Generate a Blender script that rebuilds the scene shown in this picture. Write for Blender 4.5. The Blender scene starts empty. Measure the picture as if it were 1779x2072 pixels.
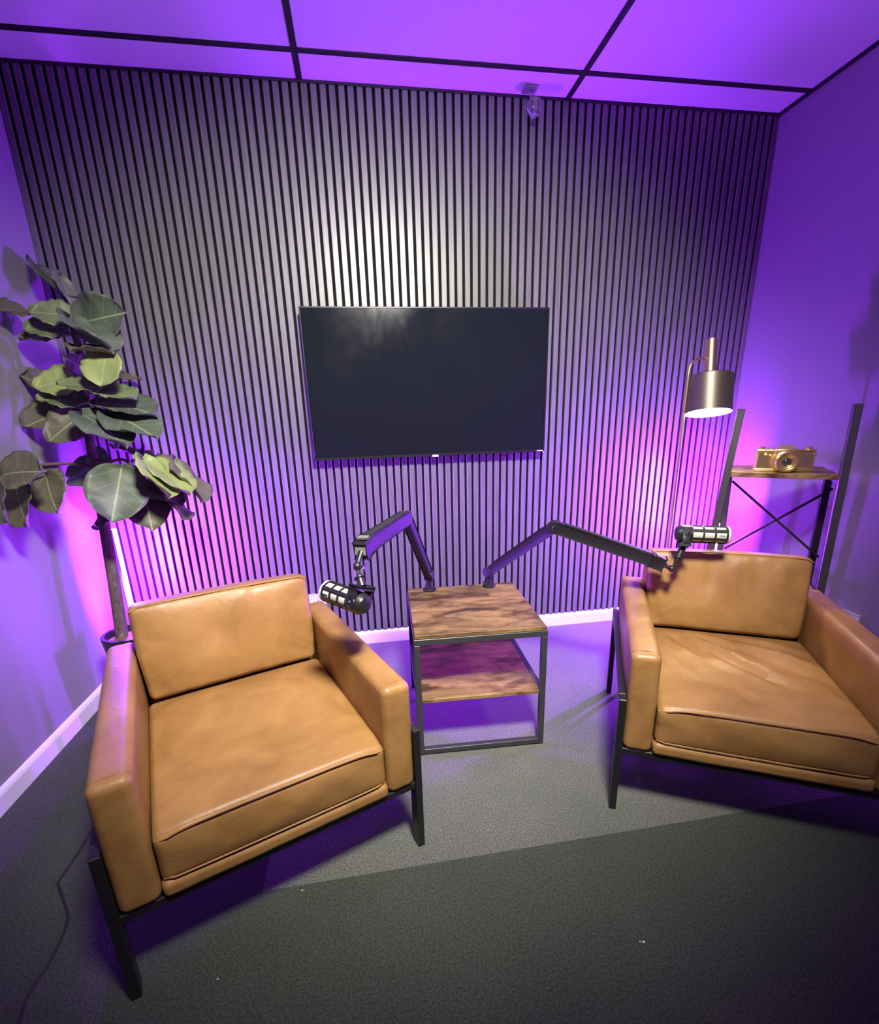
import bpy, bmesh, math, random
from mathutils import Vector, Matrix, noise
sc = bpy.context.scene
COL = sc.collection
random.seed(7)
PI = math.pi

# ------------------------------------------------------------------ materials
def mat(name, color=(.5, .5, .5), rough=.5, metal=0.0, spec=.5, emit=None, estr=0.0, coat=0.0):
    m = bpy.data.materials.new(name); m.use_nodes = True
    b = m.node_tree.nodes['Principled BSDF']
    b.inputs['Base Color'].default_value = (*color, 1)
    b.inputs['Roughness'].default_value = rough
    b.inputs['Metallic'].default_value = metal
    b.inputs['Specular IOR Level'].default_value = spec
    b.inputs['Coat Weight'].default_value = coat
    if emit:
        b.inputs['Emission Color'].default_value = (*emit, 1)
        b.inputs['Emission Strength'].default_value = estr
    return m

class NT:
    def __init__(s, m): s.t = m.node_tree; s.b = s.t.nodes['Principled BSDF']
    def n(s, kind, **kw):
        x = s.t.nodes.new(kind)
        for k, v in kw.items(): setattr(x, k, v)
        return x
    def l(s, a, b): s.t.links.new(a, b)
    def coords(s, scale=(1, 1, 1), which='Object', rot=(0, 0, 0)):
        c = s.n('ShaderNodeTexCoord'); mp = s.n('ShaderNodeMapping')
        mp.inputs['Scale'].default_value = scale; mp.inputs['Rotation'].default_value = rot
        s.l(c.outputs[which], mp.inputs['Vector']); return mp.outputs['Vector']
    def noise(s, vec, scale=5, detail=4, rough=.5, dist=0.0):
        x = s.n('ShaderNodeTexNoise'); x.inputs['Scale'].default_value = scale
        x.inputs['Detail'].default_value = detail; x.inputs['Roughness'].default_value = rough
        x.inputs['Distortion'].default_value = dist
        s.l(vec, x.inputs['Vector']); return x.outputs['Fac']
    def ramp(s, fac, stops):
        r = s.n('ShaderNodeValToRGB'); e = r.color_ramp.elements
        while len(e) < len(stops): e.new(.5)
        for i, (p, c) in enumerate(stops): e[i].position = p; e[i].color = (*c, 1)
        s.l(fac, r.inputs['Fac']); return r.outputs['Color']
    def mix(s, fac, a, b, mode='MIX'):
        x = s.n('ShaderNodeMix', data_type='RGBA', blend_type=mode)
        if isinstance(fac, (int, float)): x.inputs[0].default_value = fac
        else: s.l(fac, x.inputs[0])
        for v, i in ((a, 6), (b, 7)):
            if isinstance(v, tuple): x.inputs[i].default_value = (*v, 1)
            else: s.l(v, x.inputs[i])
        return x.outputs[2]
    def bump(s, h, strength=.2, dist=.01, normal=None):
        x = s.n('ShaderNodeBump'); x.inputs['Strength'].default_value = strength; x.inputs['Distance'].default_value = dist
        s.l(h, x.inputs['Height'])
        if normal is not None: s.l(normal, x.inputs['Normal'])
        return x.outputs['Normal']
    def math(s, op, a, b=None):
        x = s.n('ShaderNodeMath', operation=op)
        for v, i in ((a, 0), (b, 1)):
            if v is None: continue
            if isinstance(v, (int, float)): x.inputs[i].default_value = v
            else: s.l(v, x.inputs[i])
        return x.outputs[0]

def leather():
    m = mat('tan_leather', (.40, .175, .05), .42, spec=.45); t = NT(m); v = t.coords()
    f = t.noise(v, 5.5, 6, .6, .6)
    c = t.ramp(f, [(.3, (.245, .122, .036)), (.5, (.32, .168, .052)), (.72, (.39, .213, .074))])
    t.l(c, t.b.inputs['Base Color'])
    g = t.noise(v, 420, 3, .6); w = t.noise(v, 16, 5, .6, 1.2)
    t.l(t.bump(g, .12, .002, t.bump(w, .10, .02)), t.b.inputs['Normal'])
    r = t.ramp(t.noise(v, 9, 4, .6), [(.3, (.36,) * 3), (.7, (.52,) * 3)]); t.l(r, t.b.inputs['Roughness'])
    return m
def carpet(name, a, b):
    m = mat(name, a, .95, spec=.1); t = NT(m); v = t.coords()
    f = t.noise(v, 170, 4, .75); big = t.noise(v, 2.6, 4, .6)
    c = t.ramp(f, [(.34, a), (.66, b)])
    c = t.mix(t.ramp(big, [(.35, (0, 0, 0)), (.7, (1, 1, 1))]), c, t.mix(1.0, c, (.80, .88, .80), 'MULTIPLY'))
    t.l(c, t.b.inputs['Base Color'])
    f2 = t.noise(v, 240, 5, .8)
    t.l(t.bump(f2, .8, .009), t.b.inputs['Normal'])
    return m
def slatwood():
    m = mat('grey_wood_slat', (.2, .19, .18), .38, spec=.7); t = NT(m)
    v = t.coords((70, 20, 1.6)); f = t.noise(v, 2.2, 5, .65, .4)
    c = t.ramp(f, [(.25, (.095, .094, .088)), (.5, (.155, .152, .142)), (.78, (.22, .215, .200))])
    v2 = t.coords((25, 1, 0)); g = t.noise(v2, 1.0, 1, .5)
    c = t.mix(1.0, c, t.ramp(g, [(.3, (.82,) * 3), (.7, (1.05,) * 3)]), 'MULTIPLY')
    t.l(c, t.b.inputs['Base Color'])
    t.l(t.bump(f, .15, .003), t.b.inputs['Normal']); return m
def rustic():
    m = mat('rustic_brown_board', (.3, .17, .08), .5, spec=.35); t = NT(m)
    v = t.coords((2.2, 6.5, 6)); f = t.noise(v, 2.4, 8, .66, .5)
    v2 = t.coords((1.5, 3.4, 3)); g = t.noise(v2, 3.4, 5, .6, .4)
    c = t.ramp(f, [(.30, (.045, .027, .013)), (.45, (.16, .095, .036)), (.6, (.30, .19, .066)), (.8, (.40, .27, .105))])
    d = t.ramp(g, [(.50, (1, 1, 1)), (.62, (.34, .28, .26))])
    t.l(t.mix(1.0, c, d, 'MULTIPLY'), t.b.inputs['Base Color'])
    t.l(t.bump(f, .12, .003), t.b.inputs['Normal']); return m
def paint(name, c, rough=.75, spec=.3):
    m = mat(name, c, rough, spec=spec); t = NT(m); f = t.noise(t.coords(), 260, 2, .5)
    t.l(t.bump(f, .08, .002), t.b.inputs['Normal']); return m
def leafmat(name, top, low):
    m = mat(name, top, .48, spec=.4); t = NT(m)
    uv = t.n('ShaderNodeTexCoord').outputs['UV']; sp = t.n('ShaderNodeSeparateXYZ'); t.l(uv, sp.inputs[0])
    u = t.math('ABSOLUTE', t.math('SUBTRACT', sp.outputs[0], .5)); w = sp.outputs[1]
    mid = t.math('LESS_THAN', u, .016)
    ph = t.math('FRACT', t.math('MULTIPLY', t.math('SUBTRACT', w, t.math('MULTIPLY', u, .8)), 4.0))
    side = t.math('MULTIPLY', t.math('LESS_THAN', ph, .045), t.math('LESS_THAN', u, .43))
    vein = t.math('MAXIMUM', mid, t.math('MULTIPLY', side, .55))
    f = t.noise(t.coords(), 9, 4, .6)
    c = t.ramp(f, [(.3, low), (.7, top)])
    c = t.mix(t.math('MULTIPLY', vein, .45), c, (.42, .47, .26))
    geo = t.n('ShaderNodeNewGeometry')
    c = t.mix(t.math('MULTIPLY', geo.outputs['Backfacing'], .7), c, (.23, .21, .16))
    t.l(c, t.b.inputs['Base Color'])
    t.l(t.bump(t.math('SUBTRACT', 1.0, vein), .35, .004), t.b.inputs['Normal'])
    t.b.inputs['Subsurface Weight'].default_value = 0.0
    return m
def bark():
    m = mat('grey_brown_bark', (.12, .09, .07), .85, spec=.2); t = NT(m)
    f = t.noise(t.coords((1, 1, .5)), 60, 5, .7)
    t.l(t.ramp(f, [(.3, (.06, .045, .035)), (.62, (.15, .115, .09)), (.75, (.36, .32, .28))]), t.b.inputs['Base Color'])
    t.l(t.bump(f, .5, .01), t.b.inputs['Normal']); return m
def screenmat():
    m = mat('dark_glossy_screen', (.009, .012, .013), .2, spec=.42); t = NT(m)
    f = t.noise(t.coords((1.5, 1, 1.0)), 4, 5, .6, .6)
    t.l(t.ramp(f, [(.35, (.07,) * 3), (.7, (.15,) * 3)]), t.b.inputs['Roughness']); return m

M = dict(
    leather=leather(), seam=mat('dark_tan_seam', (.27, .11, .03), .5),
    carpet_near_and_shaded=carpet('charcoal_and_shaded_carpet', (.050, .058, .044), (.150, .168, .132)),
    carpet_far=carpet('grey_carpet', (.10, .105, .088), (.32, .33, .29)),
    slat=slatwood(), felt=mat('black_felt', (.010, .010, .011), .95, spec=.1), board=rustic(),
    wall=paint('grey_wall_paint', (.27, .26, .28)), ceil=paint('white_ceiling_tile', (.70, .69, .70), .85, .2),
    grid=mat('black_ceiling_grid', (.012, .012, .013), .6), skirt=paint('white_gloss_skirting', (.80, .80, .80), .35, .5),
    post=mat('dark_grey_powder_coat', (.045, .043, .042), .42, spec=.6), black=mat('black_powder_coat', (.013, .013, .014), .42, spec=.5), steel=mat('dark_grey_steel', (.055, .057, .060), .42, .35),
    armblk=mat('black_satin_aluminium', (.012, .011, .014), .40, spec=.5), chrome=mat('bright_chrome', (.75, .75, .73), .18, 1.0),
    micblk=mat('black_satin_metal', (.014, .014, .015), .36, spec=.6), grille=mat('pale_metal_grille', (.62, .63, .52), .45, .2),
    brass=mat('aged_brass', (.62, .47, .23), .32, .95), shade=mat('brushed_bronze', (.135, .115, .085), .42, .75),
    bulb=mat('warm_white_diffuser', (1, .9, .7), .5, emit=(1.0, .80, .52), estr=26.0),
    gold=mat('polished_gold', (.98, .78, .32), .22, .92), glass=mat('dark_lens_glass', (.06, .055, .05), .05, 0.3, spec=.9),
    screen=screenmat(), bezel=mat('black_plastic', (.010, .010, .011), .35, spec=.5), white=mat('white_plastic', (.80, .80, .80), .4),
    pot=mat('dark_glazed_pot', (.014, .013, .018), .28, spec=.6), soil=mat('brown_dried_moss', (.20, .11, .07), .95), bark=bark(),
    leaf1=leafmat('mid_green_leaf', (.165, .215, .090), (.105, .145, .065)), leaf2=leafmat('grey_green_leaf', (.105, .135, .090), (.065, .085, .060)),
    leaf3=leafmat('yellow_green_leaf', (.30, .36, .13), (.21, .27, .09)), leaf4=leafmat('dusky_green_leaf', (.125, .125, .070), (.085, .082, .050)),
    tube=mat('violet_light', (.5, .3, .9), .5, emit=(.27, .022, 1.0), estr=2350.0),
    tube_bright=mat('bright_violet_light', (.5, .3, .9), .5, emit=(.27, .022, 1.0), estr=4300.0),
    pad=mat('grey_metal_plate', (.22, .21, .19), .4, .3), rubber=mat('black_rubber', (.012, .012, .012), .6), clear=mat('clear_plastic', (.9, .9, .95), .05), paper=mat('white_paper', (.75, .75, .72), .8),
)
M['clear'].node_tree.nodes['Principled BSDF'].inputs['Transmission Weight'].default_value = .95

# ------------------------------------------------------------------ mesh helpers
def obj(name, bm, m, parent=None, shift=None, angle=35, smooth=True):
    if shift is not None: bmesh.ops.translate(bm, verts=bm.verts, vec=-Vector(shift))
    bmesh.ops.recalc_face_normals(bm, faces=bm.faces)
    me = bpy.data.meshes.new(name)
    for f in bm.faces: f.smooth = smooth
    bm.to_mesh(me); bm.free()
    if smooth: me.set_sharp_from_angle(angle=math.radians(angle))
    me.materials.append(m)
    o = bpy.data.objects.new(name, me); COL.objects.link(o)
    if parent: o.parent = parent
    return o
def thing(name, label, cat, loc=(0, 0, 0), rz=0, group=None):
    o = bpy.data.objects.new(name, None); COL.objects.link(o)
    o.empty_display_size = .1
    o.location = loc; o.rotation_euler = (0, 0, rz); tag(o, label, cat, group); return o
def tag(o, label, cat, group=None):
    o['label'] = label; o['category'] = cat
    if group: o['group'] = group
    return o
def struct(name, bm, m, smooth=False):
    o = obj(name, bm, m, smooth=smooth); o['kind'] = 'structure'; return o
def box(bm, x0, x1, y0, y1, z0, z1, bev=0.0, seg=2, mtx=None):
    r = bmesh.ops.create_cube(bm, size=1.0); vs = r['verts']
    for v in vs:
        v.co = Vector(((x0 + x1) / 2 + v.co.x * (x1 - x0), (y0 + y1) / 2 + v.co.y * (y1 - y0), (z0 + z1) / 2 + v.co.z * (z1 - z0)))
    if mtx is not None:
        for v in vs: v.co = mtx @ v.co
    if bev > 0:
        es = list({e for v in vs for e in v.link_edges})
        bmesh.ops.bevel(bm, geom=es, offset=bev, segments=seg, profile=.5, affect='EDGES')
    return bm
def NB(): return bmesh.new()
def frame(a, b, up=(0, 0, 1)):
    a = Vector(a); b = Vector(b); d = (b - a).normalized(); u = Vector(up)
    if abs(d.dot(u)) > .98: u = Vector((0, 1, 0))
    s = d.cross(u).normalized(); u = s.cross(d).normalized()
    m = Matrix((( d.x, s.x, u.x, a.x), (d.y, s.y, u.y, a.y), (d.z, s.z, u.z, a.z), (0, 0, 0, 1)))
    return m, (b - a).length
def bar(bm, a, b, w, h, bev=.002, up=(0, 0, 1), seg=2):
    m, L = frame(a, b, up); return box(bm, 0, L, -w / 2, w / 2, -h / 2, h / 2, bev, seg, m)
def tube(bm, pts, r, n=12, cap=True):
    pts = [Vector(p) for p in pts]; rs = r if isinstance(r, (list, tuple)) else [r] * len(pts)
    prev = None; rings = []
    for i, p in enumerate(pts):
        d = (pts[min(i + 1, len(pts) - 1)] - pts[max(i - 1, 0)]).normalized()
        if prev is None:
            s = d.cross(Vector((0, 0, 1)) if abs(d.z) < .9 else Vector((1, 0, 0))).normalized()
        else: s = (prev - d * prev.dot(d)).normalized()
        prev = s; u = d.cross(s)
        rings.append([bm.verts.new(p + (s * math.cos(2 * PI * k / n) + u * math.sin(2 * PI * k / n)) * rs[i]) for k in range(n)])
    for a, b in zip(rings, rings[1:]):
        for k in range(n): bm.faces.new((a[k], a[(k + 1) % n], b[(k + 1) % n], b[k]))
    if cap:
        bm.faces.new(rings[0][::-1]); bm.faces.new(rings[-1])
    return bm
def lathe(bm, prof, n=40, mtx=None, close=False):
    rings = []
    for r, z in prof:
        rings.append([bm.verts.new((max(r, 1e-5) * math.cos(2 * PI * k / n), max(r, 1e-5) * math.sin(2 * PI * k / n), z)) for k in range(n)])
    pr = list(zip(rings, rings[1:])) + ([(rings[-1], rings[0])] if close else [])
    for a, b in pr:
        for k in range(n): bm.faces.new((a[k], a[(k + 1) % n], b[(k + 1) % n], b[k]))
    if not close:
        bm.faces.new(rings[0][::-1]); bm.faces.new(rings[-1])
    if mtx is not None:
        for ring in rings:
            for v in ring: v.co = mtx @ v.co
    return bm
def axis_mtx(a, b):                      # local z runs from a to b
    d = (Vector(b) - Vector(a)).normalized()
    q = Vector((0, 0, 1)).rotation_difference(d)
    return Matrix.Translation(Vector(a)) @ q.to_matrix().to_4x4()
def cyl(bm, a, b, r, n=24, bev=.0015):
    L = (Vector(b) - Vector(a)).length; e = min(bev, r * .4, L * .4)
    return lathe(bm, [(r - e, 0), (r, e), (r, L - e), (r - e, L)], n, axis_mtx(a, b))
def ball(bm, c, r, n=20):
    bmesh.ops.create_uvsphere(bm, u_segments=n, v_segments=n // 2, radius=r, matrix=Matrix.Translation(Vector(c))); return bm
def catmull(pts, k=6):
    pts = [Vector(p) for p in pts]; P = [pts[0]] + pts + [pts[-1]]; out = []
    for i in range(1, len(P) - 2):
        for j in range(k):
            t = j / k; a, b, c, d = P[i - 1], P[i], P[i + 1], P[i + 2]
            out.append(.5 * (2 * b + (c - a) * t + (2 * a - 5 * b + 4 * c - d) * t * t + (3 * b - a - 3 * c + d) * t ** 3))
    return out + [pts[-1]]
def soft_box(hx, hy, hz, r, n=(24, 24, 8), fn=None):
    """a box centred on 0 with round edges of radius r, finely meshed; fn(p, a, b, c) moves each point (a, b, c in -1..1)"""
    bm = NB()
    def ax(h, k):
        e = [-h + r * t for t in (0, .12, .3, .55, .8)]
        mid = [(-h + r) + (2 * h - 2 * r) * i / k for i in range(k + 1)]
        return e + mid + [-x for x in reversed(e)]
    X, Y, Z = ax(hx, n[0]), ax(hy, n[1]), ax(hz, n[2]); cache = {}
    def V(x, y, z):
        key = (round(x, 6), round(y, 6), round(z, 6))
        if key not in cache:
            p = Vector((x, y, z))
            q = Vector((max(-hx + r, min(hx - r, x)), max(-hy + r, min(hy - r, y)), max(-hz + r, min(hz - r, z))))
            d = p - q
            if d.length > 1e-9: p = q + d.normalized() * r
            if fn: p = fn(p, x / hx, y / hy, z / hz)
            cache[key] = bm.verts.new(p)
        return cache[key]
    def grid(A, B, f):
        for i in range(len(A) - 1):
            for j in range(len(B) - 1):
                vs = [f(A[i], B[j]), f(A[i + 1], B[j]), f(A[i + 1], B[j + 1]), f(A[i], B[j + 1])]
                try: bm.faces.new(vs)
                except ValueError: pass
    for s in (-1, 1):
        grid(X, Y, lambda a, b: V(a, b, s * hz)); grid(X, Z, lambda a, b: V(a, s * hy, b)); grid(Y, Z, lambda a, b: V(s * hx, a, b))
    return bm

# ------------------------------------------------------------------ the room
XL, XR, YF, H = -1.845, 1.703, -4.3, 2.70
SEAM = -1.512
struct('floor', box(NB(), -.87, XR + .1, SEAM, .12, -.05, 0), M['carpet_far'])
struct('floor', box(NB(), XL - .1, -.87, SEAM, .12, -.05, 0), M['carpet_near_and_shaded'])  # left strip: same carpet as beside it, darker colour paints in the shade
struct('floor', box(NB(), XL - .1, XR + .1, YF - .1, SEAM, -.05, 0), M['carpet_near_and_shaded'])
struct('wall_back', box(NB(), XL - .1, XR + .1, .012, .12, 0, H + .1), M['felt'])
struct('wall_left', box(NB(), XL - .1, XL, YF - .1, .012, 0, H + .1), M['wall'])
struct('wall_right', box(NB(), XR, XR + .1, YF - .1, .012, 0, H + .1), M['wall'])
struct('wall_front', box(NB(), XL - .1, XR + .1, YF - .1, YF, 0, H + .1), M['wall'])
struct('ceiling', box(NB(), XL - .1, XR + .1, YF - .1, .12, H, H + .08), M['ceil'])
b = NB()                                              # the black T bars that hold the tiles, and the wall angle
for x in (-.647, .575): box(b, x - .0125, x + .0125, YF, 0, H - .004, H + .001)
for y in (-.176, -1.396, -2.616, -3.836): box(b, XL, XR, y - .0125, y + .0125, H - .0045, H + .001)
box(b, XR - .014, XR, YF, 0, H - .012, H + .001); box(b, XL, XL + .014, YF, 0, H - .012, H + .001); box(b, XL, XR, -.006, .012, H - .010, H + .001)
struct('trim_1', b, M['grid'])
b = NB(); PITCH = .040                                # the slat cladding: one board after the other, from skirting to ceiling
x = XL + .0005
while x + .027 < XR + .001:
    z0 = .083 + random.uniform(-.001, .001)
    box(b, x, x + .027, 0, .0125, z0, H - .006, .0018, 1)
    x += PITCH
struct('trim_2', b, M['slat'])
def skirting(name, a, c):
    # a moulded skirting profile: (depth from wall, height)
    prof = [(0, 0), (.015, 0), (.015, .062), (.012, .072), (.006, .080), (0, .083)]
    bm = NB(); rows = []
    for (px, py, nx, ny) in (a, c): rows.append([bm.verts.new((px + nx * d, py + ny * d, z)) for d, z in prof])
    for i in range(len(prof)):
        j = (i + 1) % len(prof); bm.faces.new((rows[0][i], rows[0][j], rows[1][j], rows[1][i]))
    bm.faces.new(rows[0]); bm.faces.new(rows[1][::-1])
    return struct(name, bm, M['skirt'])
skirting('baseboard_back', (XL, .0135, 0, -1), (XR, .0135, 0, -1))
skirting('baseboard_left', (XL, YF, 1, 0), (XL, 0, 1, 0))
skirting('baseboard_right', (XR, YF, -1, 0), (XR, 0, -1, 0))

# ------------------------------------------------------------------ armchairs
W2, DEP, HA, ZB, TA = .3725, .769, .589, .245, .086
IN = W2 - TA
def wrinkle(p, amp, sc_, seed):
    return amp * (noise.noise(Vector((p.x * sc_ + seed, p.y * sc_, p.z * sc_))) )
def crease(x, y, x0, y0, ang, ln, wd):
    c, s = math.cos(ang), math.sin(ang); dx, dy = x - x0, y - y0
    u = dx * c + dy * s; v = -dx * s + dy * c
    return math.exp(-(u / ln) ** 4) * math.exp(-(v / wd) ** 2)
def armchair(label, loc, rz, seed, creases):
    # local frame: x to the sitter's left as seen from the front, y towards the back, z up; the empty stands under the middle
    c, s = math.cos(rz), math.sin(rz); h = DEP / 2
    t = thing('armchair', label, 'armchair', (loc[0] - s * h, loc[1] + c * h, 0), rz, 'tan leather armchairs')
    def put(name, bm, m, off=(0, 0, 0), par=None, **k):
        bmesh.ops.translate(bm, verts=bm.verts, vec=Vector(off) - Vector((0, h, 0))); return obj(name, bm, m, par or t, **k)
    L = M['leather']
    for sg in (-1, 1):
        def farm(p, a, b_, c_):
            p = p.copy(); k = (1 - b_ * b_) * (1 - c_ * c_)
            p.x += math.copysign(.004 * k, a) if abs(a) > .9 else 0
            p.z += .003 * (1 - a * a) * (1 - b_ * b_) if c_ > .9 else 0
            p.x += wrinkle(p, .0012, 9, seed); p.z += wrinkle(p, .0012, 8, seed + 9)
            return p
        ar = put('armrest', soft_box(TA / 2, DEP / 2, (HA - ZB) / 2, .021, (5, 30, 14), farm), L, (sg * (W2 - TA / 2), DEP / 2, (HA + ZB) / 2))
        sm = NB()                                     # stitched seams over the armrest's front corner and along its top
        x0, x1 = sg * (W2 - TA) , sg * W2
        tube(sm, catmull([(sg * (W2 - TA + .0045), .030, HA - .010), (sg * (W2 - TA + .010), .028, HA - .002), (sg * (W2 - TA / 2), .027, HA + .0016), (sg * (W2 - .010), .028, HA - .002), (sg * (W2 - .0045), .030, HA - .010)], 4), .0011, 6)
        put('seam', sm, M['seam'], par=ar)
    # backrest shell and base between the arms
    def fback(p, a, b_, c_):
        p = p.copy(); p.z += .004 * (1 - a * a) if c_ > .9 else 0; p.y += wrinkle(p, .002, 6, seed); return p
    put('backrest', soft_box(IN + .001, .040, (.722 - ZB) / 2, .020, (24, 4, 16), fback), L, (0, DEP - .041, (.722 + ZB) / 2))
    def fbase(p, a, b_, c_):
        p = p.copy(); p.z += wrinkle(p, .0016, 9, seed + 2); return p
    put('base', soft_box(IN - .001, .345, .0225, .016, (24, 24, 3), fbase), L, (0, .340, ZB + .0225))
    # seat cushion, crowned, its front edge piped
    SX, SY, SZ = IN - .004, .305, .0675
    def fseat(p, a, b_, c_):
        p = p.copy(); k = (1 - a ** 4) * (1 - b_ ** 4)
        if c_ > 0: p.z += .020 * k * c_
        else: p.z += -.003 * k * c_
        if b_ < -.9: p.y -= .010 * (1 - a ** 4) * (1 - c_ * c_) + wrinkle(p, .006, 11, seed + 4) * (1 - c_ * c_)
        p.x -= a * .010 * (1 - abs(c_)) * 0 
        # corners sink in a little
        p.z -= .010 * max(0, abs(a) - .8) / .2 * max(0, -b_ - .8) / .2 * (1 if c_ > 0 else 0)
        if c_ > .3:
            for (x0, y0, an, ln, wd, am) in creases: p.z += am * crease(p.x, p.y, x0, y0, an, ln, wd) * k
            p.z += wrinkle(p, .0035, 8, seed) * k
        return p
    st = put('seat_cushion', soft_box(SX, SY, SZ, .018, (44, 44, 8), fseat), L, (0, .306, .3555))
    for zz, nm in ((.0555, 'piping'), (-.058, 'piping')):
        pb = NB()
        pts = []
        for i in range(25):
            a = -1 + i / 12; x = a * (SX - .006)
            pts.append((x, -SY - .0010 - .0100 * (1 - a ** 4) * (1 - (zz / SZ) ** 2) - .0008 + (.008 if abs(a) == 1 else 0), zz + (.012 * (1 - a ** 4) if zz > 0 else 0) - (.008 * max(0, abs(a) - .8) / .2 if zz > 0 else 0)))
        tube(pb, pts, .0024, 8)
        put(nm, pb, L, (0, .306, .3555), st)
    # loose back cushion leaning on the shell
    BX, BY, BZ = IN - .003, .052, .158
    lean = math.atan2(.050, .30)
    R = Matrix.Rotation(-lean, 4, 'X')
    def fcush(p, a, b_, c_):
        p = p.copy(); k = (1 - a ** 4) * (1 - c_ ** 4)
        if b_ < 0: p.y -= .016 * k
        p.z += .006 * (1 - a * a) if c_ > .9 else 0
        edge = (1 - k)
        p.y += wrinkle(Vector((p.x * 1.0, p.y, p.z)), .0075 if seed > 3 else .0045, 8, seed + 20) + .004 * edge * noise.noise(Vector((p.x * 26, 3.1, p.z * 26 + seed)))
        # pull-creases from the lower corners
        for sx in (-1, 1):
            for q in range(3):
                p.y += .0035 * crease(p.x, p.z, sx * BX * .80, -BZ * (.72 - .2 * q), -sx * (.5 + .18 * q), .075, .008) * (1 if b_ < 0 else 0)
        if seed > 3 and b_ < 0:
            for q, xx in enumerate((-.17, -.06, .03, .10, .19)): p.y += (.006 if q % 2 else -.005) * crease(p.x, p.z, xx, .075, 1.35 + .12 * q, .06, .016)
        # sides draw in towards the bottom
        p.x -= a * .012 * max(0, -c_)
        return p
    bc = soft_box(BX, BY, BZ, .020, (40, 6, 24), fcush)
    for v in bc.verts: v.co = R @ v.co
    ctr = Vector((0, .664, .582))
    bo = put('back_cushion', bc, L, ctr)
    pb = NB()
    for yy in (-BY + .004, BY - .004):
        pts = [R @ Vector((a / 12 * (BX - .004), yy - (.003 if yy < 0 else -.003), BZ - .004 + .006 * (1 - (a / 12) ** 2) - (.010 if abs(a) == 12 else 0))) for a in range(-12, 13)]
        tube(pb, pts, .0021, 8)
    put('piping', pb, L, ctr, bo)
    # steel: an upside-down U at each side, cross bars under the seat
    for sg in (-1, 1):
        xo = sg * (W2 + .012)
        for yc in (.022, DEP - .022):
            lb = NB(); box(lb, xo - .011, xo + .011, yc - .019, yc + .019, 0, .425, .0015, 1); put('leg', lb, M['black'])
        rb = NB(); box(rb, xo - .011, xo + .011, .041, DEP - .041, .400, .425, .0015, 1); put('side_rail', rb, M['black'])
    for yc in (.022, DEP - .022):
        cb = NB(); box(cb, -W2 - .001, W2 + .001, yc - .014, yc + .014, ZB - .022, ZB + .001, .0015, 1); put('cross_rail', cb, M['black'])
    return t
armchair('tan leather armchair standing at the left, in front of the potted plant', (-.7547, -1.5937), .3847, 1.3,
         [(.05, -.1, .4, .2, .05, -.004), (-.1, .1, 1.2, .2, .06, -.003)])
armchair('tan leather armchair at the right by the ladder shelf, its seat deeply creased', (.5947, -1.6008), -.4786, 5.7,
         [(-.05, .06, -.80, .20, .020, -.017), (-.015, .09, -.78, .20, .016, .012), (.05, .11, -.60, .22, .018, -.015), (.09, .15, -.5, .2, .015, .011), (.01, .02, -.9, .10, .012, -.009),
          (-.14, .13, -1.15, .13, .017, -.015), (-.11, .15, -1.1, .11, .013, .010), (.14, .19, -.40, .16, .017, -.013), (.18, .21, -.35, .12, .014, .010), (.02, .2, -1.05, .10, .014, -.012),
          (-.02, -.03, -.65, .12, .022, .010), (.12, .02, -.35, .14, .018, -.010), (.05, -.06, -.75, .10, .02, -.008), (-.18, .02, -1.2, .10, .018, -.007), (.2, .10, -.25, .10, .016, .007)])

# ------------------------------------------------------------------ side table
TW, TD, TH = .509, .512, .524
t = thing('side_table', 'square side table of rustic brown boards in a dark steel frame, between the armchairs', 'table', (-.359 + TW / 2 * math.cos(-.048) - TD / 2 * math.sin(-.048), -1.037 + TW / 2 * math.sin(-.048) + TD / 2 * math.cos(-.048), 0), -.048)
S = .022; hx, hy = TW / 2, TD / 2
o = obj('tabletop', box(NB(), -hx + .004, hx - .004, -hy + .003, hy - .003, TH - .016, TH, .0015, 1), M['board'], t)
o = obj('shelf', box(NB(), -hx + S, hx - S, -hy + .006, hy - .006, .234, .250, .0015, 1), M['board'], t)
for sx in (-1, 1):
    for sy in (-1, 1):
        x, y = sx * (hx - S / 2), sy * (hy - S / 2)
        lg = obj('leg', box(NB(), x - S / 2, x + S / 2, y - S / 2, y + S / 2, .004, TH - .040, .0015, 1), M['steel'], t)
        obj('foot', cyl(NB(), (x, y, 0), (x, y, .008), .008), M['rubber'], lg)
fr = NB()
for sy in (-1, 1): box(fr, -hx, hx, sy * (hy - S / 2) - S / 2, sy * (hy - S / 2) + S / 2, TH - .040, TH - .0165, .0015, 1)
for sx in (-1, 1): box(fr, sx * (hx - S / 2) - S / 2, sx * (hx - S / 2) + S / 2, -hy + S, hy - S, TH - .040, TH - .0165, .0015, 1)
obj('top_frame', fr, M['steel'], t)
for sy in (-1, 1):
    y = sy * (hy - S / 2); obj('floor_rail', box(NB(), -hx + S, hx - S, y - S / 2, y + S / 2, .006, .028, .0015, 1), M['steel'], t)
for sx in (-1, 1):
    x = sx * (hx - S / 2); obj('shelf_rail', box(NB(), x - S / 2, x + S / 2, -hy + S, hy - S, .228, .250, .0015, 1), M['steel'], t)

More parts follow.
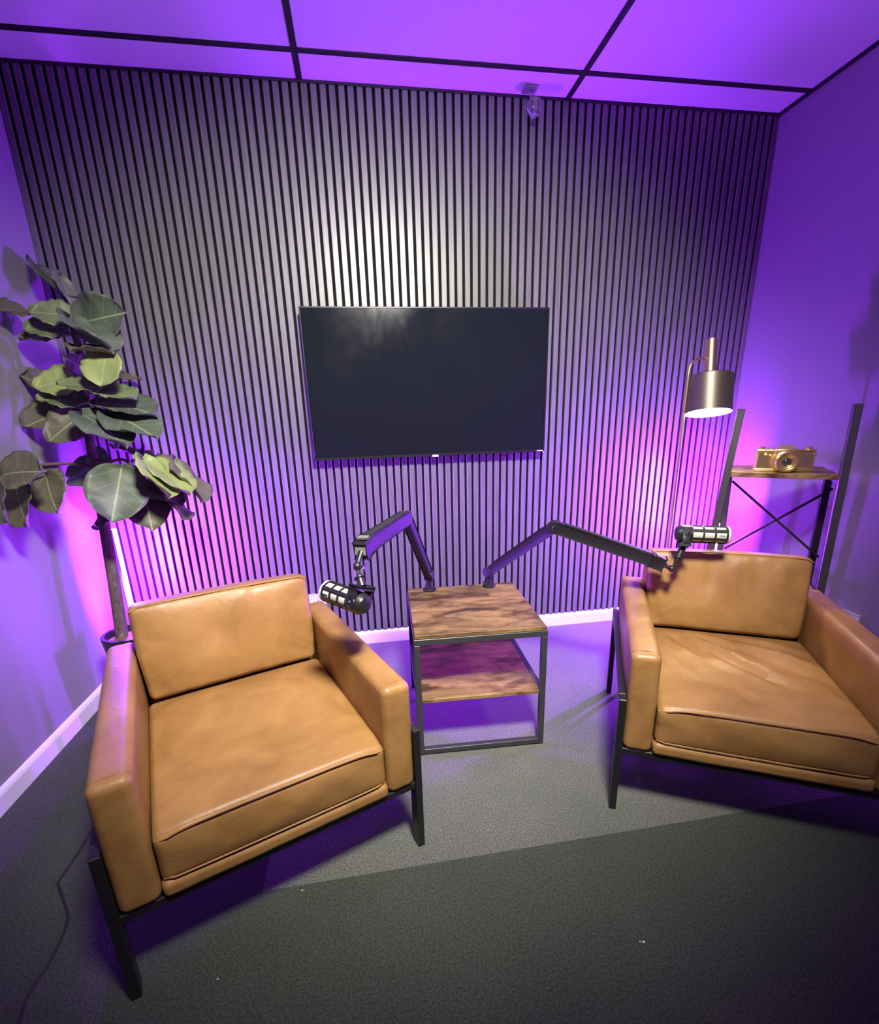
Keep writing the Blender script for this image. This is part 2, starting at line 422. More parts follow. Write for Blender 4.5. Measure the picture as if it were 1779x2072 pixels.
# ------------------------------------------------------------------ boom arms and microphones
def boom(label, base, elbow, head, tip):
    base, elbow, head, tip = map(Vector, (base, elbow, head, tip))
    t = thing('boom_arm', label, 'microphone arm', base, 0, 'microphone boom arms'); sh = base; A = M['armblk']
    c = NB(); lathe(c, [(.030, 0), (.031, .002), (.031, .008), (.026, .013), (.013, .016), (.0125, .055)], 28, Matrix.Translation(base))
    box(c, base.x - .014, base.x + .014, base.y - .006, base.y + .052, base.z - .0001, base.z + .010, .002, 1)
    box(c, base.x - .014, base.x + .014, base.y + .040, base.y + .052, base.z - .085, base.z + .010, .002, 1)
    box(c, base.x - .014, base.x + .014, base.y - .020, base.y + .052, base.z - .085, base.z - .075, .002, 1)
    cl = obj('clamp', c, A, t, sh)
    obj('clamp_screw', cyl(cyl(NB(), base + Vector((0, 0, -.100)), base + Vector((0, 0, -.0405)), .0045), base + Vector((0, 0, -.050)), base + Vector((0, 0, -.0402)), .012), M['chrome'], cl, sh)
    piv = base + Vector((0, 0, .072))
    p = NB(); cyl(p, base + Vector((0, 0, .040)), piv, .015); d = (elbow - piv).normalized(); hz = Vector((-d.y, d.x, 0)).normalized()
    cyl(p, piv - hz * .020, piv + hz * .020, .024); obj('pivot', p, A, t, sh)
    lo = NB(); bar(lo, piv + d * .018, elbow - d * .012, .026, .040, .004); lower = obj('lower_arm', lo, A, t, sh)
    cv = NB(); up = hz.cross(d); up = up if up.z > 0 else -up
    bar(cv, piv + d * .050 + up * .022, elbow - d * .045 + up * .022, .020, .006, .002); obj('cable_cover', cv, M['rubber'], lower, sh)
    d2 = (head - elbow).normalized(); h2 = Vector((-d2.y, d2.x, 0)).normalized(); u2 = h2.cross(d2); u2 = u2 if u2.z > 0 else -u2
    e = NB(); cyl(e, elbow - h2 * .017, elbow + h2 * .017, .026); j = obj('elbow_joint', e, A, t, sh)
    for sg in (-1, 1): obj('bolt', cyl(NB(), elbow + h2 * .015 * sg, elbow + h2 * .019 * sg, .007), M['chrome'], j, sh)
    um = NB(); bar(um, elbow + d2 * .012, head, .036, .046, .004); upper = obj('upper_arm', um, A, t, sh)
    cv = NB(); bar(cv, elbow + d2 * .040 + u2 * .024, head - d2 * .010 + u2 * .024, .026, .006, .002); obj('cable_cover', cv, M['rubber'], upper, sh)
    # head: cheek plates, bright pads, swivel and thumb screw
    dn = (tip - head).normalized(); hb = NB(); bar(hb, head - d2 * .010, head + (d2 * .6 + dn * .6).normalized() * .042, .040, .050, .005); hd = obj('head_bracket', hb, A, t, sh)
    pd = NB(); k = (d2 * .75 + dn * .5).normalized()
    bar(pd, head + u2 * .026 + d2 * .004, head + u2 * .024 + d2 * .028, .030, .004, .001); bar(pd, head + k * .044 + u2 * .013, head + k * .046 - u2 * .010, .030, .004, .001, up=k)
    obj('bright_pad', pd, M['pad'], hd, sh)
    sw = NB(); q = head + (d2 * .6 + dn * .6).normalized() * .034; tube(sw, [q, q.lerp(tip, .5), tip], [.012, .009, .008], 14); ball(sw, tip, .013)
    obj('swivel', sw, M['micblk'], hd, sh)
    ts = NB(); cyl(ts, tip + h2 * .008, tip + h2 * .026, .005); bar(ts, tip + h2 * .026 - dn * .012, tip + h2 * .026 + dn * .012, .012, .006, .002, up=h2); obj('thumb_screw', ts, M['chrome'], hd, sh)
    return t
def mic(label, rear, front, mount):
    """an end-address dynamic microphone; rear and front are the ends of its axis, mount is where the arm's screw meets its stem"""
    rear, front, mount = map(Vector, (rear, front, mount)); ax = (front - rear).normalized(); L = (front - rear).length
    t = thing('microphone', label, 'microphone', rear, 0, 'podcast microphones'); sh = rear; B = M['micblk']; m4 = axis_mtx(rear, front)
    r = .031
    obj('body', lathe(NB(), [(.012, 0), (.024, .004), (.031, .016), (.032, .022), (.032, .048), (.029, .052), (.0275, .054), (.0275, L - .010), (.0275, L - .006)], 36, m4), B, t, sh)
    g = NB()                                           # pale mesh seen through windows in the black cage
    lathe(g, [(.0285, .053), (.0285, L - .007)], 36, m4); gr = obj('grille', g, M['grille'], t, sh)
    cg = NB()
    for z in (.053, .053 + (L - .062) / 3, .053 + 2 * (L - .062) / 3, L - .009):
        lathe(cg, [(.0285, z - .003), (.0318, z - .003), (.0318, z + .003), (.0285, z + .003)], 36, m4, close=True)
    for k in range(6):
        a = 2 * PI * (k + .5) / 6; c1 = m4 @ Vector((.0302 * math.cos(a), .0302 * math.sin(a), .050)); c2 = m4 @ Vector((.0302 * math.cos(a), .0302 * math.sin(a), L - .006))
        rad = (m4.to_3x3() @ Vector((math.cos(a), math.sin(a), 0)))
        bar(cg, c1, c2, .009, .004, .001, up=rad)
    obj('cage', cg, B, t, sh)
    obj('end_cap', lathe(NB(), [(.024, L - .008), (.0318, L - .006), (.0325, L), (.029, L + .003), (.012, L + .004)], 36, m4), M['grille'], t, sh)
    # yoke: two cheeks from the stem to the pivots on the rear body
    pv = rear + ax * .032; dn = (mount - pv); dn = (dn - ax * dn.dot(ax)).normalized(); sd = ax.cross(dn).normalized()
    y = NB()
    for s in (-1, 1):
        cyl(y, pv + sd * s * .031, pv + sd * s * .038, .017); bar(y, pv + sd * s * .0345 - dn * .004, pv + sd * s * .0345 + dn * .045, .026, .007, .002, up=sd)
    bar(y, pv + dn * .043 - sd * .038, pv + dn * .043 + sd * .038, .028, .010, .003, up=dn)
    yk = obj('yoke', y, B, t, sh)
    for s in (-1, 1): obj('bolt', cyl(NB(), pv + sd * s * .037, pv + sd * s * .040, .004), M['chrome'], yk, sh)
    st = NB(); a0 = pv + dn * .046; tube(st, [a0, a0.lerp(mount, .45), a0.lerp(mount, .55), a0.lerp(mount, .75), mount], [.013, .012, .012, .008, .006], 16)
    cyl(st, a0.lerp(mount, .50), a0.lerp(mount, .60), .017); obj('stem', st, B, t, sh)
    # small white maker's mark on the cage's side
    cam = Vector((-.4993, -2.596, 1.285)); ctr = rear + ax * (L - .025); vd = cam - ctr; vd = (vd - ax * vd.dot(ax)).normalized()
    vd = (vd - dn * .25 if dn.z > 0 else vd - dn * .0).normalized()
    mk = NB(); w = ctr + vd * .0322; bar(mk, w - ax * .009, w + ax * .009, .0045, .0012, 0, up=vd); obj('maker_mark', mk, M['white'], t, sh)
    return t
boom('black microphone arm clamped at the table left edge, bent over the left armchair', (-.232, -.569, .524), (-.351, -.874, .934), (-.505, -1.235, .935), (-.534, -1.305, .890))
mic('microphone hanging from the left boom arm beside the left armchair', (-.515, -1.372, .795), (-.628, -1.262, .808), (-.534, -1.310, .878))
boom('black microphone arm clamped at the table right edge, reaching to the right armchair', (.048, -.582, .524), (.233, -.877, .862), (.575, -1.022, .742), (.632, -1.060, .715))
mic('microphone held upright by the right boom arm above the right armchair', (.655, -1.022, .843), (.822, -1.090, .840), (.640, -1.062, .723))

# ------------------------------------------------------------------ television
TX0, TX1, TZ0, TZ1 = -.742, .496, 1.094, 1.807
cx, cz = (TX0 + TX1) / 2, (TZ0 + TZ1) / 2
t = thing('television', 'large flat black television mounted on the slatted wall', 'television', (cx, -.0005, cz)); sh = (cx, -.0005, cz)
obj('back_housing', box(NB(), TX0 + .03, TX1 - .03, -.058, -.022, TZ0 + .02, TZ1 - .03, .006, 2), M['bezel'], t, sh)
obj('wall_bracket', box(NB(), cx - .2, cx + .2, -.022, -.0005, cz - .2, cz + .2, .002, 1), M['steel'], t, sh)
fb = NB(); e = .007
box(fb, TX0, TX0 + e, -.078, -.052, TZ0, TZ1, .0015, 1); box(fb, TX1 - e, TX1, -.078, -.052, TZ0, TZ1, .0015, 1)
box(fb, TX0 + e, TX1 - e, -.078, -.052, TZ1 - e, TZ1, .0015, 1); box(fb, TX0 + e, TX1 - e, -.078, -.052, TZ0, TZ0 + .014, .0015, 1)
obj('bezel', fb, M['bezel'], t, sh)
obj('screen', box(NB(), TX0 + e, TX1 - e, -.0755, -.055, TZ0 + .014, TZ1 - e), M['screen'], t, sh)
obj('receiver_badge', box(NB(), -.127, -.095, -.0795, -.070, TZ0 - .004, TZ0 + .007, .001, 1), M['white'], t, sh)
obj('maker_badge', box(NB(), .452, .486, -.0788, -.076, TZ0 + .004, TZ0 + .009), M['white'], t, sh)
obj('power_light', ball(NB(), (.490, -.077, TZ0 - .002), .003, 10), M['white'], t, sh)
obj('cable', tube(NB(), catmull([(.245, -.03, TZ0 + .03), (.25, -.045, TZ0 - .004), (.275, -.05, TZ0 - .012), (.30, -.045, TZ0 - .008), (.335, -.04, TZ0 + .01), (.34, -.03, TZ0 + .03)], 5), .003, 8), M['rubber'], t, sh)

# ------------------------------------------------------------------ floor lamp
LX, LY = .918, -.625
t = thing('floor_lamp', 'tall brass floor lamp with a bronze drum shade behind the right armchair', 'lamp', (LX, LY, 0)); sh = (LX, LY, 0)
obj('base', lathe(NB(), [(.125, 0), (.130, .004), (.130, .014), (.126, .018), (.015, .020), (.010, .030)], 48, Matrix.Translation((LX, LY, 0))), M['brass'], t, sh)
r = .092
BC = Vector((1.010, -.658, 1.274)); tw = Vector((-.614, -.79, 0)); AX = (Vector((0, 0, math.cos(.25))) - tw * math.sin(.25) - Vector((.987, -.156, 0)) * .083).normalized()   # the head tips its mouth into the room
hm = axis_mtx(BC, BC + AX)
JT = BC + AX * .232
pts = [(LX, LY, .02), (LX, LY, .8), (LX, LY, 1.42)] + catmull([(LX, LY, 1.42), (LX + .002, LY + .001, 1.455), (LX + .014, LY + .004, 1.482), (LX + .045, LY + .010, 1.500), JT - Vector((.022, 0, 0))], 5)
obj('pole', tube(NB(), pts, .0062, 14), M['brass'], t, sh)
st = NB(); cyl(st, BC + AX * .152, BC + AX * .312, .0235, 32, .002); obj('socket_sleeve', st, M['brass'], t, sh)
zt = .156
sd = NB(); lathe(sd, [(.020, zt - .004), (.020, zt), (r - .004, zt), (r, zt - .004), (r, 0), (r - .0025, 0), (r - .0025, zt - .006), (.020, zt - .006)], 64, hm, close=True)
shd = obj('shade', sd, M['shade'], t, sh)
obj('bulb', lathe(NB(), [(.0875, .012), (.0885, .010), (.0885, .008), (.08, .005), (.04, .003), (.002, .0025)], 48, hm), M['bulb'], t, sh)

# ------------------------------------------------------------------ ladder shelf in the corner
A = Vector((1.095, -.722, 0)); d = Vector((.7874, -.6164, 0)); n = Vector((.6164, .7874, 0))
def P(s, o_, z): return A + d * s + n * o_ + Vector((0, 0, z))
WD, DP = .385, .345
org = P(.2, .17, 0); rzs = math.atan2(d.y, d.x)
t = thing('ladder_shelf', 'black steel ladder shelf with brown boards in the right corner', 'shelf', org); sh = org
def post(s0, s1, o0, o1, z1, z0=0.0, w=.025, dep=.030):
    bm = NB(); bar(bm, P(s0, o0, z0), P(s1, o1, z1), w, dep, .0015, up=n, seg=1); return bm
# posts lean: the front pair runs up past the top board, the rear pair stops under it
obj('front_post', post(-.064, .016, .0, .0, 1.286), M['post'], t, sh)
obj('front_post', post(.414, .397, .0, .0, 1.292), M['post'], t, sh)
obj('rear_post', post(.045, .022, DP + .01, DP - .02, 1.00), M['post'], t, sh)
obj('rear_post', post(WD + .040, WD + .030, DP + .01, DP - .02, 1.00), M['black'], t, sh)
m4 = Matrix.Translation(A) @ Matrix.Rotation(rzs, 4, 'Z')
for z, f in ((1.02, 0), (.52, -.012), (.20, -.022)):
    obj('board', box(NB(), .014, WD + .006, -.004 + f, DP, z - .019, z, .0015, 1, m4), M['board'], t, sh)
    for s in (.008, WD + .012):
        bm = NB(); bar(bm, P(s, f, z - .030), P(s + .010, DP - .01, z - .030), .016, .018, .001); obj('side_rail', bm, M['black'], t, sh)
OB = .30
bm = NB(); bar(bm, P(.040, OB, .945), P(WD + .050, OB, .600), .008, .014, .001, up=n); obj('cross_brace', bm, M['black'], t, sh)
bm = NB(); bar(bm, P(WD + .050, OB + .008, .925), P(.050, OB + .008, .600), .008, .014, .001, up=n); obj('cross_brace', bm, M['black'], t, sh)

# gold camera ornament on the top board
rzc = rzs + .12
oc = P(.205, .105, 1.0215)
t = thing('camera_ornament', 'shiny gold ceramic camera ornament on the top board of the ladder shelf', 'ornament', oc, rzc)
G = M['gold']
def foc(p, a, b_, c_): return p
bd = soft_box(.108, .026, .046, .012, (16, 5, 10)); bmesh.ops.translate(bd, verts=bd.verts, vec=(0, 0, .046)); body = obj('body', bd, G, t)
b = NB(); box(b, -.108, .108, -.028, .026, .000, .012, .003, 2); box(b, -.108, .108, -.028, .026, .081, .093, .004, 2)
for x in (-.104, .098): box(b, x, x + .006, -.0275, .024, .01, .083, .002, 1)
obj('trim_band', b, G, t)
b = NB()                                             # prism housing: a blunt pyramid on top that runs down round the lens
box(b, -.040, .042, -.034, .024, .040, .100, .010, 3)
vs = [(-.034, -.034), (.036, -.034), (.036, .022), (-.034, .022)]
lo = [b.verts.new((x, y, .096)) for x, y in vs]; hi = [b.verts.new((x * .62, y * .72, .112)) for x, y in vs]
for i in range(4): b.faces.new((lo[i], lo[(i + 1) % 4], hi[(i + 1) % 4], hi[i]))
b.faces.new(hi); b.faces.new(lo[::-1]); obj('prism_housing', b, G, t)
ml = Matrix.Translation((.000, -.030, .043)) @ Matrix.Rotation(PI / 2, 4, 'X')
lens = obj('lens', lathe(NB(), [(.042, -.006), (.044, .0), (.044, .008), (.040, .010), (.040, .026), (.043, .028), (.043, .040), (.040, .043), (.035, .043), (.033, .037), (.030, .036), (.028, .038), (.026, .034), (.020, .032), (.018, .034), (.016, .030), (.010, .030)], 48, ml), G, t)
obj('lens_glass', lathe(NB(), [(.0165, .0305), (.012, .034), (.006, .0355), (.001, .036)], 32, ml), M['glass'], lens)
for x, rr, hh in ((-.085, .014, .014), (-.055, .008, .010), (.086, .013, .013)):
    obj('dial', lathe(NB(), [(rr, .091), (rr, .091 + hh - .002), (rr - .003, .091 + hh), (.001, .091 + hh)], 24, Matrix.Translation((x, -.004, 0))), G, t)
for kx, ky, kz, kr in ((-.072, -.028, .072, .008), (-.056, -.028, .068, .006), (.104, -.02, .070, .008)): obj('knob', ball(NB(), (kx, ky, kz), kr, 14), G, t)

# ------------------------------------------------------------------ light tubes standing in the corners
def light_tube(label, x, y, z1, z0=.40, R=.0175):
    t = thing('light_tube', label, 'light', (x, y, 0), 0, 'corner light tubes'); sh = (x, y, 0)
    obj('stand', lathe(NB(), [(.045, 0), (.045, .008), (.010, .012), (.008, .02), (.008, z0 - .019), (.012, z0 - .017), (.012, z0 - .001)], 24, Matrix.Translation((x, y, 0))), M['black'], t, sh)
    # a half-round diffuser in an opaque channel, turned so that it washes the slatted wall
    g = -1 if x > 0 else 1; N = 14
    m4 = Matrix.Translation((x, y, 0)) @ Matrix.Rotation(math.radians(90 - 90 * g + 36 * g), 4, 'Z'); b = NB()
    ring = [[b.verts.new(m4 @ Vector((R * math.cos(-PI / 2 + PI * k / N), R * math.sin(-PI / 2 + PI * k / N), z))) for k in range(N + 1)] for z in (z0, z1)]
    for k in range(N): b.faces.new((ring[0][k], ring[0][k + 1], ring[1][k + 1], ring[1][k]))
    b.faces.new((ring[0][N], ring[0][0], ring[1][0], ring[1][N])); b.faces.new(ring[0]); b.faces.new(ring[1])
    obj('lit_diffuser', b, M['tube_bright' if g < 0 else 'tube'], t, sh)
    b = NB(); box(b, -.010, -.0004, -R - .0008, R + .0008, z0 - .002, z1 + .002, .001, 1, m4); obj('channel', b, M['white'], t, sh)
light_tube('glowing violet light tube in the left corner behind the potted plant', -1.664, -.270, .836)
light_tube('violet light tube in the right corner, hidden behind the ladder shelf post', 1.437, -.330, 1.00, .50, .0105)

# ------------------------------------------------------------------ potted plant
px, py = -1.600, -.458
t = thing('potted_plant', 'tall potted plant with large round leaves in the left corner', 'plant', (px, py, 0)); sh = (px, py, 0)
obj('pot', lathe(NB(), [(.076, 0), (.081, .004), (.100, .33), (.107, .390), (.107, .398), (.105, .400), (.093, .400), (.090, .385), (.088, .35)], 48, Matrix.Translation((px, py, 0))), M['pot'], t, sh)
obj('soil', lathe(NB(), [(.084, .350), (.091, .368), (.05, .376), (.002, .378)], 32, Matrix.Translation((px, py, 0))), M['soil'], t, sh)
tr = catmull([(-1.638, -.447, .355), (-1.628, -.428, .603), (-1.629, -.393, .855), (-1.627, -.361, 1.097), (-1.629, -.342, 1.26), (-1.623, -.302, 1.497), (-1.590, -.318, 1.70)], 6)
obj('trunk', tube(NB(), tr, [.026 - .012 * i / (len(tr) - 1) for i in range(len(tr))], 14), M['bark'], t, sh)
LEAVES=[
(-1.576, -0.35, 1.707, -1.715, -0.391, 1.725, 0.295, -0.764, 0.575, 0.125),
(-1.615, -0.322, 1.677, -1.759, -0.371, 1.665, 0.198, -0.733, 0.651, 0.13),
(-1.562, -0.36, 1.683, -1.357, -0.447, 1.706, -0.373, -0.916, -0.147, 0.191),
(-1.56, -0.411, 1.689, -1.378, -0.542, 1.572, 0.458, -0.145, 0.877, 0.2),
(-1.684, -0.193, 1.822, -1.81, -0.07, 1.97, 0.755, -0.012, 0.655, 0.195),
(-1.645, -0.216, 1.766, -1.701, -0.111, 1.916, 0.919, -0.067, 0.387, 0.163),
(-1.761, -0.314, 1.735, -1.822, -0.435, 1.724, 0.477, -0.318, 0.819, 0.115),
(-1.646, -0.282, 1.654, -1.804, -0.337, 1.639, 0.092, -0.502, 0.86, 0.143),
(-1.586, -0.324, 1.514, -1.627, -0.399, 1.558, 0.777, -0.576, -0.252, 0.082),
(-1.544, -0.446, 1.581, -1.38, -0.543, 1.562, -0.022, -0.231, 0.973, 0.163),
(-1.448, -0.54, 1.44, -1.42, -0.50, 1.575, -0.05, -0.75, 0.65, 0.16),
(-1.538, -0.177, 1.496, -1.507, -0.054, 1.512, 0.333, -0.203, 0.921, 0.109),
(-1.594, -0.333, 1.479, -1.766, -0.394, 1.455, 0.179, -0.749, 0.638, 0.156),
(-1.496, -0.446, 1.434, -1.631, -0.481, 1.461, 0.282, -0.419, 0.863, 0.121),
(-1.782, -0.198, 1.428, -1.824, -0.34, 1.503, 0.96, -0.162, 0.228, 0.14),
(-1.598, -0.362, 1.384, -1.758, -0.405, 1.412, 0.27, -0.434, 0.86, 0.143),
(-1.521, -0.413, 1.427, -1.354, -0.498, 1.401, -0.002, -0.298, 0.955, 0.16),
(-1.545, -0.367, 1.392, -1.288, -0.503, 1.344, 0.001, -0.332, 0.943, 0.2),
(-1.702, -0.268, 1.363, -1.824, -0.422, 1.307, 0.37, -0.562, 0.74, 0.174),
(-1.61, -0.371, 1.349, -1.73, -0.454, 1.244, 0.226, -0.873, 0.433, 0.153),
(-1.569, -0.464, 1.341, -1.374, -0.602, 1.226, 0.341, -0.267, 0.902, 0.2),
(-1.478, -0.446, 1.339, -1.274, -0.574, 1.255, 0.118, -0.405, 0.907, 0.2),
(-1.66, -0.137, 1.397, -1.626, -0.038, 1.366, 0.794, -0.085, 0.602, 0.093),
(-1.437, -0.547, 1.135, -1.452, -0.68, 0.945, 0.494, -0.73, 0.473, 0.214),
(-1.593, -0.31, 1.143, -1.824, -0.224, 1.08, -0.413, -0.65, 0.638, 0.2),
(-1.35, -0.55, 1.166, -1.226, -0.675, 1.032, 0.721, -0.028, 0.692, 0.188),
(-1.382, -0.472, 1.166, -1.167, -0.627, 1.041, 0.443, -0.101, 0.891, 0.2),
(-1.285, -0.41, 1.139, -1.151, -0.548, 0.99, 0.758, 0.037, 0.651, 0.2),
(-1.419, -0.44, 1.044, -1.367, -0.563, 0.883, 0.304, -0.709, 0.637, 0.188),
(-1.436, -0.394, 1.05, -1.261, -0.507, 0.973, 0.286, -0.191, 0.939, 0.189),
(-1.337, -0.395, 0.991, -1.249, -0.533, 0.919, 0.748, 0.138, 0.649, 0.152),
(-1.465, -0.272, 1.157, -1.614, -0.146, 1.203, 0.298, -0.001, 0.955, 0.17),
(-1.446, -0.327, 1.16, -1.557, -0.19, 1.125, -0.649, -0.359, 0.67, 0.153),
(-1.533, -0.38, 0.945, -1.706, -0.321, 0.873, -0.47, -0.458, 0.755, 0.168),
(-1.379, -0.34, 1.148, -1.339, -0.235, 1.115, 0.69, -0.037, 0.723, 0.099),
(-1.769, -0.691, 1.139, -1.593, -0.763, 1.155, -0.355, -0.728, 0.587, 0.162),
(-1.777, -0.462, 1.144, -1.736, -0.401, 1.069, 0.906, -0.374, 0.199, 0.089),
(-1.723, -0.531, 1.116, -1.662, -0.635, 0.983, -0.232, -0.816, 0.53, 0.152),
(-1.772, -0.626, 1.114, -1.709, -0.747, 0.957, -0.467, -0.781, 0.414, 0.177),
(-1.768, -0.732, 1.101, -1.696, -0.854, 0.993, -0.593, -0.699, 0.4, 0.151)
]
def leaf(bm, uvl, B, T, nn, W, wav):
    B, T, nn = Vector(B), Vector(T), Vector(nn).normalized(); ax = T - B; L = ax.length; ax.normalize(); sd = ax.cross(nn).normalized()
    R, Cn = 14, 10; rows = []
    for i in range(R + 1):
        s = i / R; w = W / 2 * (math.sin(PI * min(1, max(0, s)) ** .86) ** .58 if 0 < s < 1 else 0) + (.002 if i in (0, R) else 0)
        row = []
        for j in range(Cn + 1):
            c = -1 + 2 * j / Cn
            back = -.06 * L * abs(c) * max(0, 1 - s * 3)            # heart-shaped shoulders
            h = .10 * W * abs(c) ** 1.6 - .10 * L * (s - .35) ** 2 * 2 + wav * W * .07 * math.sin(s * 9 + c * 2.2 + wav * 5) * abs(c) - .004 * math.cos(s * 30) * abs(c)
            row.append((bm.verts.new(B + ax * (L * s + back) + sd * (w * c) + nn * h), (.5 + c / 2 * (w / (W / 2 + 1e-6)), s)))
        rows.append(row)
    for i in range(R):
        for j in range(Cn):
            q = (rows[i][j], rows[i][j + 1], rows[i + 1][j + 1], rows[i + 1][j])
            try: f = bm.faces.new([v for v, _ in q])
            except ValueError: continue
            for lp, (_, uv) in zip(f.loops, q): lp[uvl].uv = uv
nodes = {'top': (Vector((-1.594, -.318, 1.690)), range(0, 10)), 'mid': (Vector((-1.600, -.340, 1.391)), range(10, 23)),
         'low': (Vector((-1.430, -.470, 1.130)), range(23, 35)), 'side': (Vector((-1.800, -.600, 1.132)), range(35, 40))}
MT = {0: 'leaf1', 1: 'leaf1', 2: 'leaf2', 3: 'leaf2', 4: 'leaf2', 5: 'leaf1', 10: 'leaf3', 12: 'leaf3', 13: 'leaf1', 14: 'leaf4', 15: 'leaf1', 16: 'leaf1', 17: 'leaf2', 18: 'leaf4', 19: 'leaf4', 20: 'leaf2', 21: 'leaf2',
      23: 'leaf2', 24: 'leaf2', 25: 'leaf3', 26: 'leaf3', 27: 'leaf4', 28: 'leaf4', 29: 'leaf4', 35: 'leaf4'}
for k, (nd, rg) in nodes.items():
    byname = {}
    br = NB()
    root = min(tr, key=lambda p: (p - nd).length)
    if k == 'low': root = Vector((-1.628, -.352, 1.16)); tube(br, catmull([root, (-1.56, -.38, 1.15), (-1.47, -.45, 1.16), nd], 5), .006, 8)
    elif k == 'side': root = Vector((-1.628, -.356, 1.13)); tube(br, catmull([root, (-1.72, -.40, 1.15), (-1.78, -.52, 1.15), nd], 5), .006, 8)
    else: tube(br, [root, (root + nd) / 2 + Vector((0, 0, .01)), nd], .008, 8)
    bm = NB(); uvl = bm.loops.layers.uv.new('UVMap'); mats = []
    for i in rg:
        v = LEAVES[i]; n0 = len(bm.faces); leaf(bm, uvl, v[0:3], v[3:6], v[6:9], v[9], random.uniform(.3, 1))
        nm = MT.get(i, 'leaf4')
        if nm not in mats: mats.append(nm)
        bm.faces.ensure_lookup_table()
        for f in bm.faces[n0:]: f.material_index = mats.index(nm)
        B = Vector(v[0:3]); tube(br, catmull([nd, nd.lerp(B, .5) + Vector((0, 0, -.012)), B], 4), [.0038] * 8 + [.0022], 7)
    bmesh.ops.translate(bm, verts=bm.verts, vec=-Vector(sh))
    me = bpy.data.meshes.new('foliage')
    for f in bm.faces: f.smooth = True
    bm.to_mesh(me); bm.free()
    for nm in mats: me.materials.append(M[nm])
    fo = bpy.data.objects.new('foliage', me); COL.objects.link(fo); fo.parent = t
    md = fo.modifiers.new('thickness', 'SOLIDIFY'); md.thickness = .0011; md.offset = 0
    obj('branch', br, M['bark'], t, sh)

# ------------------------------------------------------------------ small things
b = NB(); pts = [(-1.479, -1.203), (-1.476, -1.299), (-1.479, -1.37), (-1.471, -1.387), (-1.426, -1.443), (-1.394, -1.484), (-1.383, -1.508), (-1.372, -1.554), (-1.368, -1.614), (-1.373, -1.659), (-1.371, -1.698), (-1.359, -1.74), (-1.347, -1.785), (-1.336, -1.835), (-1.30, -1.99)]
tag(obj('power_cord', tube(b, catmull([(-1.50, -.95, .0035)] + [(x, y, .0035) for x, y in pts], 5), .0034, 8), M['rubber']), 'thin black cord lying on the carpet left of the left armchair', 'cord')
def outlet(label, c, nrm, along):
    c, nrm, al = Vector(c), Vector(nrm), Vector(along); t = thing('wall_outlet', label, 'outlet', c, 0, 'white wall outlets'); up = Vector((0, 0, 1))
    b = NB(); bar(b, c - al * .073 + nrm * .006, c + al * .073 + nrm * .006, .012, .086, .003, up=up); obj('faceplate', b, M['white'], t, c)
    for s in (-1, 1):
        b = NB(); q = c + al * .032 * s - up * .006 + nrm * .0125
        for dx, dz, w, h in ((0, .014, .004, .009), (-.011, -.006, .009, .004), (.011, -.006, .009, .004)):
            bar(b, q + al * (dx - w / 2) + up * dz, q + al * (dx + w / 2) + up * dz, .0012, h, 0, up=up)
        obj('socket', b, M['rubber'], t, c)
outlet('white wall outlet on the slatted wall, partly behind the left microphone', (-.835, -.0005, .300), (0, -1, 0), (1, 0, 0))
outlet('white wall outlet on the right wall, just above the armchair arm', (1.7025, -.872, .324), (-1, 0, 0), (0, 1, 0))
t = thing('ceiling_sensor', 'small clear sensor hanging from the ceiling by the slatted wall', 'sensor', (.372, -.055, 2.70)); sh = (.372, -.055, 2.70)
obj('mounting_plate', box(NB(), .340, .404, -.082, -.028, 2.689, 2.6995, .002, 1), M['wall'], t, sh)
obj('arm', tube(NB(), catmull([(.372, -.055, 2.690), (.374, -.058, 2.665), (.384, -.068, 2.650)], 4), .004, 8), M['wall'], t, sh)
obj('dome', lathe(NB(), [(.004, 2.652), (.026, 2.648), (.032, 2.632), (.030, 2.606), (.020, 2.590), (.002, 2.586)], 28, Matrix.Translation((.388, -.072, 0))), M['clear'], t, sh)
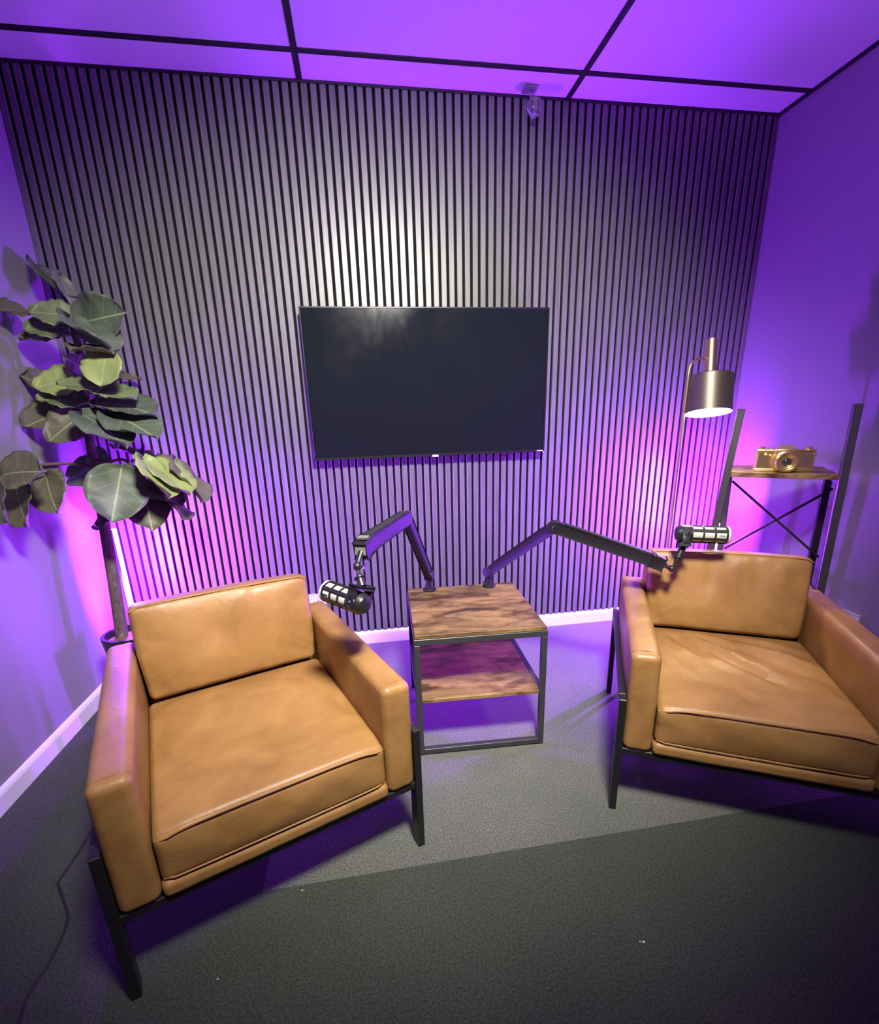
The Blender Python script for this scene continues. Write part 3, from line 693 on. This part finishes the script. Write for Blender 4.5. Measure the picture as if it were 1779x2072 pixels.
for nm, (x, y), lab in (('paper_scrap', (.118, -1.827), 'white paper scrap on the carpet in front of the right armchair'), ('paper_scrap', (-.757, -1.53), 'tiny white paper scrap on the carpet under the left armchair front'), ('paper_scrap', (-.935, -1.725), 'tiny white paper scrap on the carpet near the left armchair front leg')):
    b = NB(); s = .0032 if x > 0 else .0022; box(b, x - s, x + s, y - s * .7, y + s * .7, 0, s, s * .35, 1); 
    if x > 0: box(b, x - .010, x - .007, y + .001, y + .004, 0, .002)
    o = obj(nm, b, M['paper']); tag(o, lab, 'paper scrap', 'white paper scraps')

# ------------------------------------------------------------------ light
def spot(loc, to, energy, size, blend, rad, col):
    l = bpy.data.lights.new('track_spot', 'SPOT'); l.energy = energy; l.spot_size = math.radians(size); l.spot_blend = blend; l.shadow_soft_size = rad; l.color = col
    o = bpy.data.objects.new('track_spot', l); COL.objects.link(o); o.location = loc
    o.rotation_euler = (Vector(to) - Vector(loc)).to_track_quat('-Z', 'Y').to_euler(); return o
spot((-.20, -2.45, 2.62), (-.26, -.42, 1.02), 800, 92, .9, .18, (1.0, .945, .86))
l = bpy.data.lights.new('lamp_glow', 'SPOT'); l.energy = 24; l.color = (1, .80, .52); l.spot_size = math.radians(150); l.spot_blend = .6; l.shadow_soft_size = .06
o = bpy.data.objects.new('lamp_glow', l); COL.objects.link(o); o.location = BC - AX * .004; o.rotation_euler = AX.to_track_quat('Z', 'Y').to_euler()
w = bpy.data.worlds.new('World'); sc.world = w; w.use_nodes = True
w.node_tree.nodes['Background'].inputs[0].default_value = (.5, .45, .6, 1); w.node_tree.nodes['Background'].inputs[1].default_value = .0

# ------------------------------------------------------------------ camera
cd = bpy.data.cameras.new('camera'); co = bpy.data.objects.new('camera', cd); COL.objects.link(co); sc.camera = co
co.location = (-.49926504, -2.5959956, 1.28528055)
co.rotation_euler = (math.radians(73.06497357), math.radians(1.62412534), math.radians(-8.99041687))
cd.sensor_fit = 'VERTICAL'; cd.sensor_height = 36; cd.lens = 948.8137 * 36 / 2072
cd.shift_x = (889.5 - 883.06774) / 2072; cd.shift_y = (1135.56011 - 1036) / 2072
cd.clip_start = .02
vs = sc.view_settings; vs.view_transform = 'Standard'; vs.look = 'None'; vs.gamma = 1; vs.use_curve_mapping = False; vs.exposure = 0.0
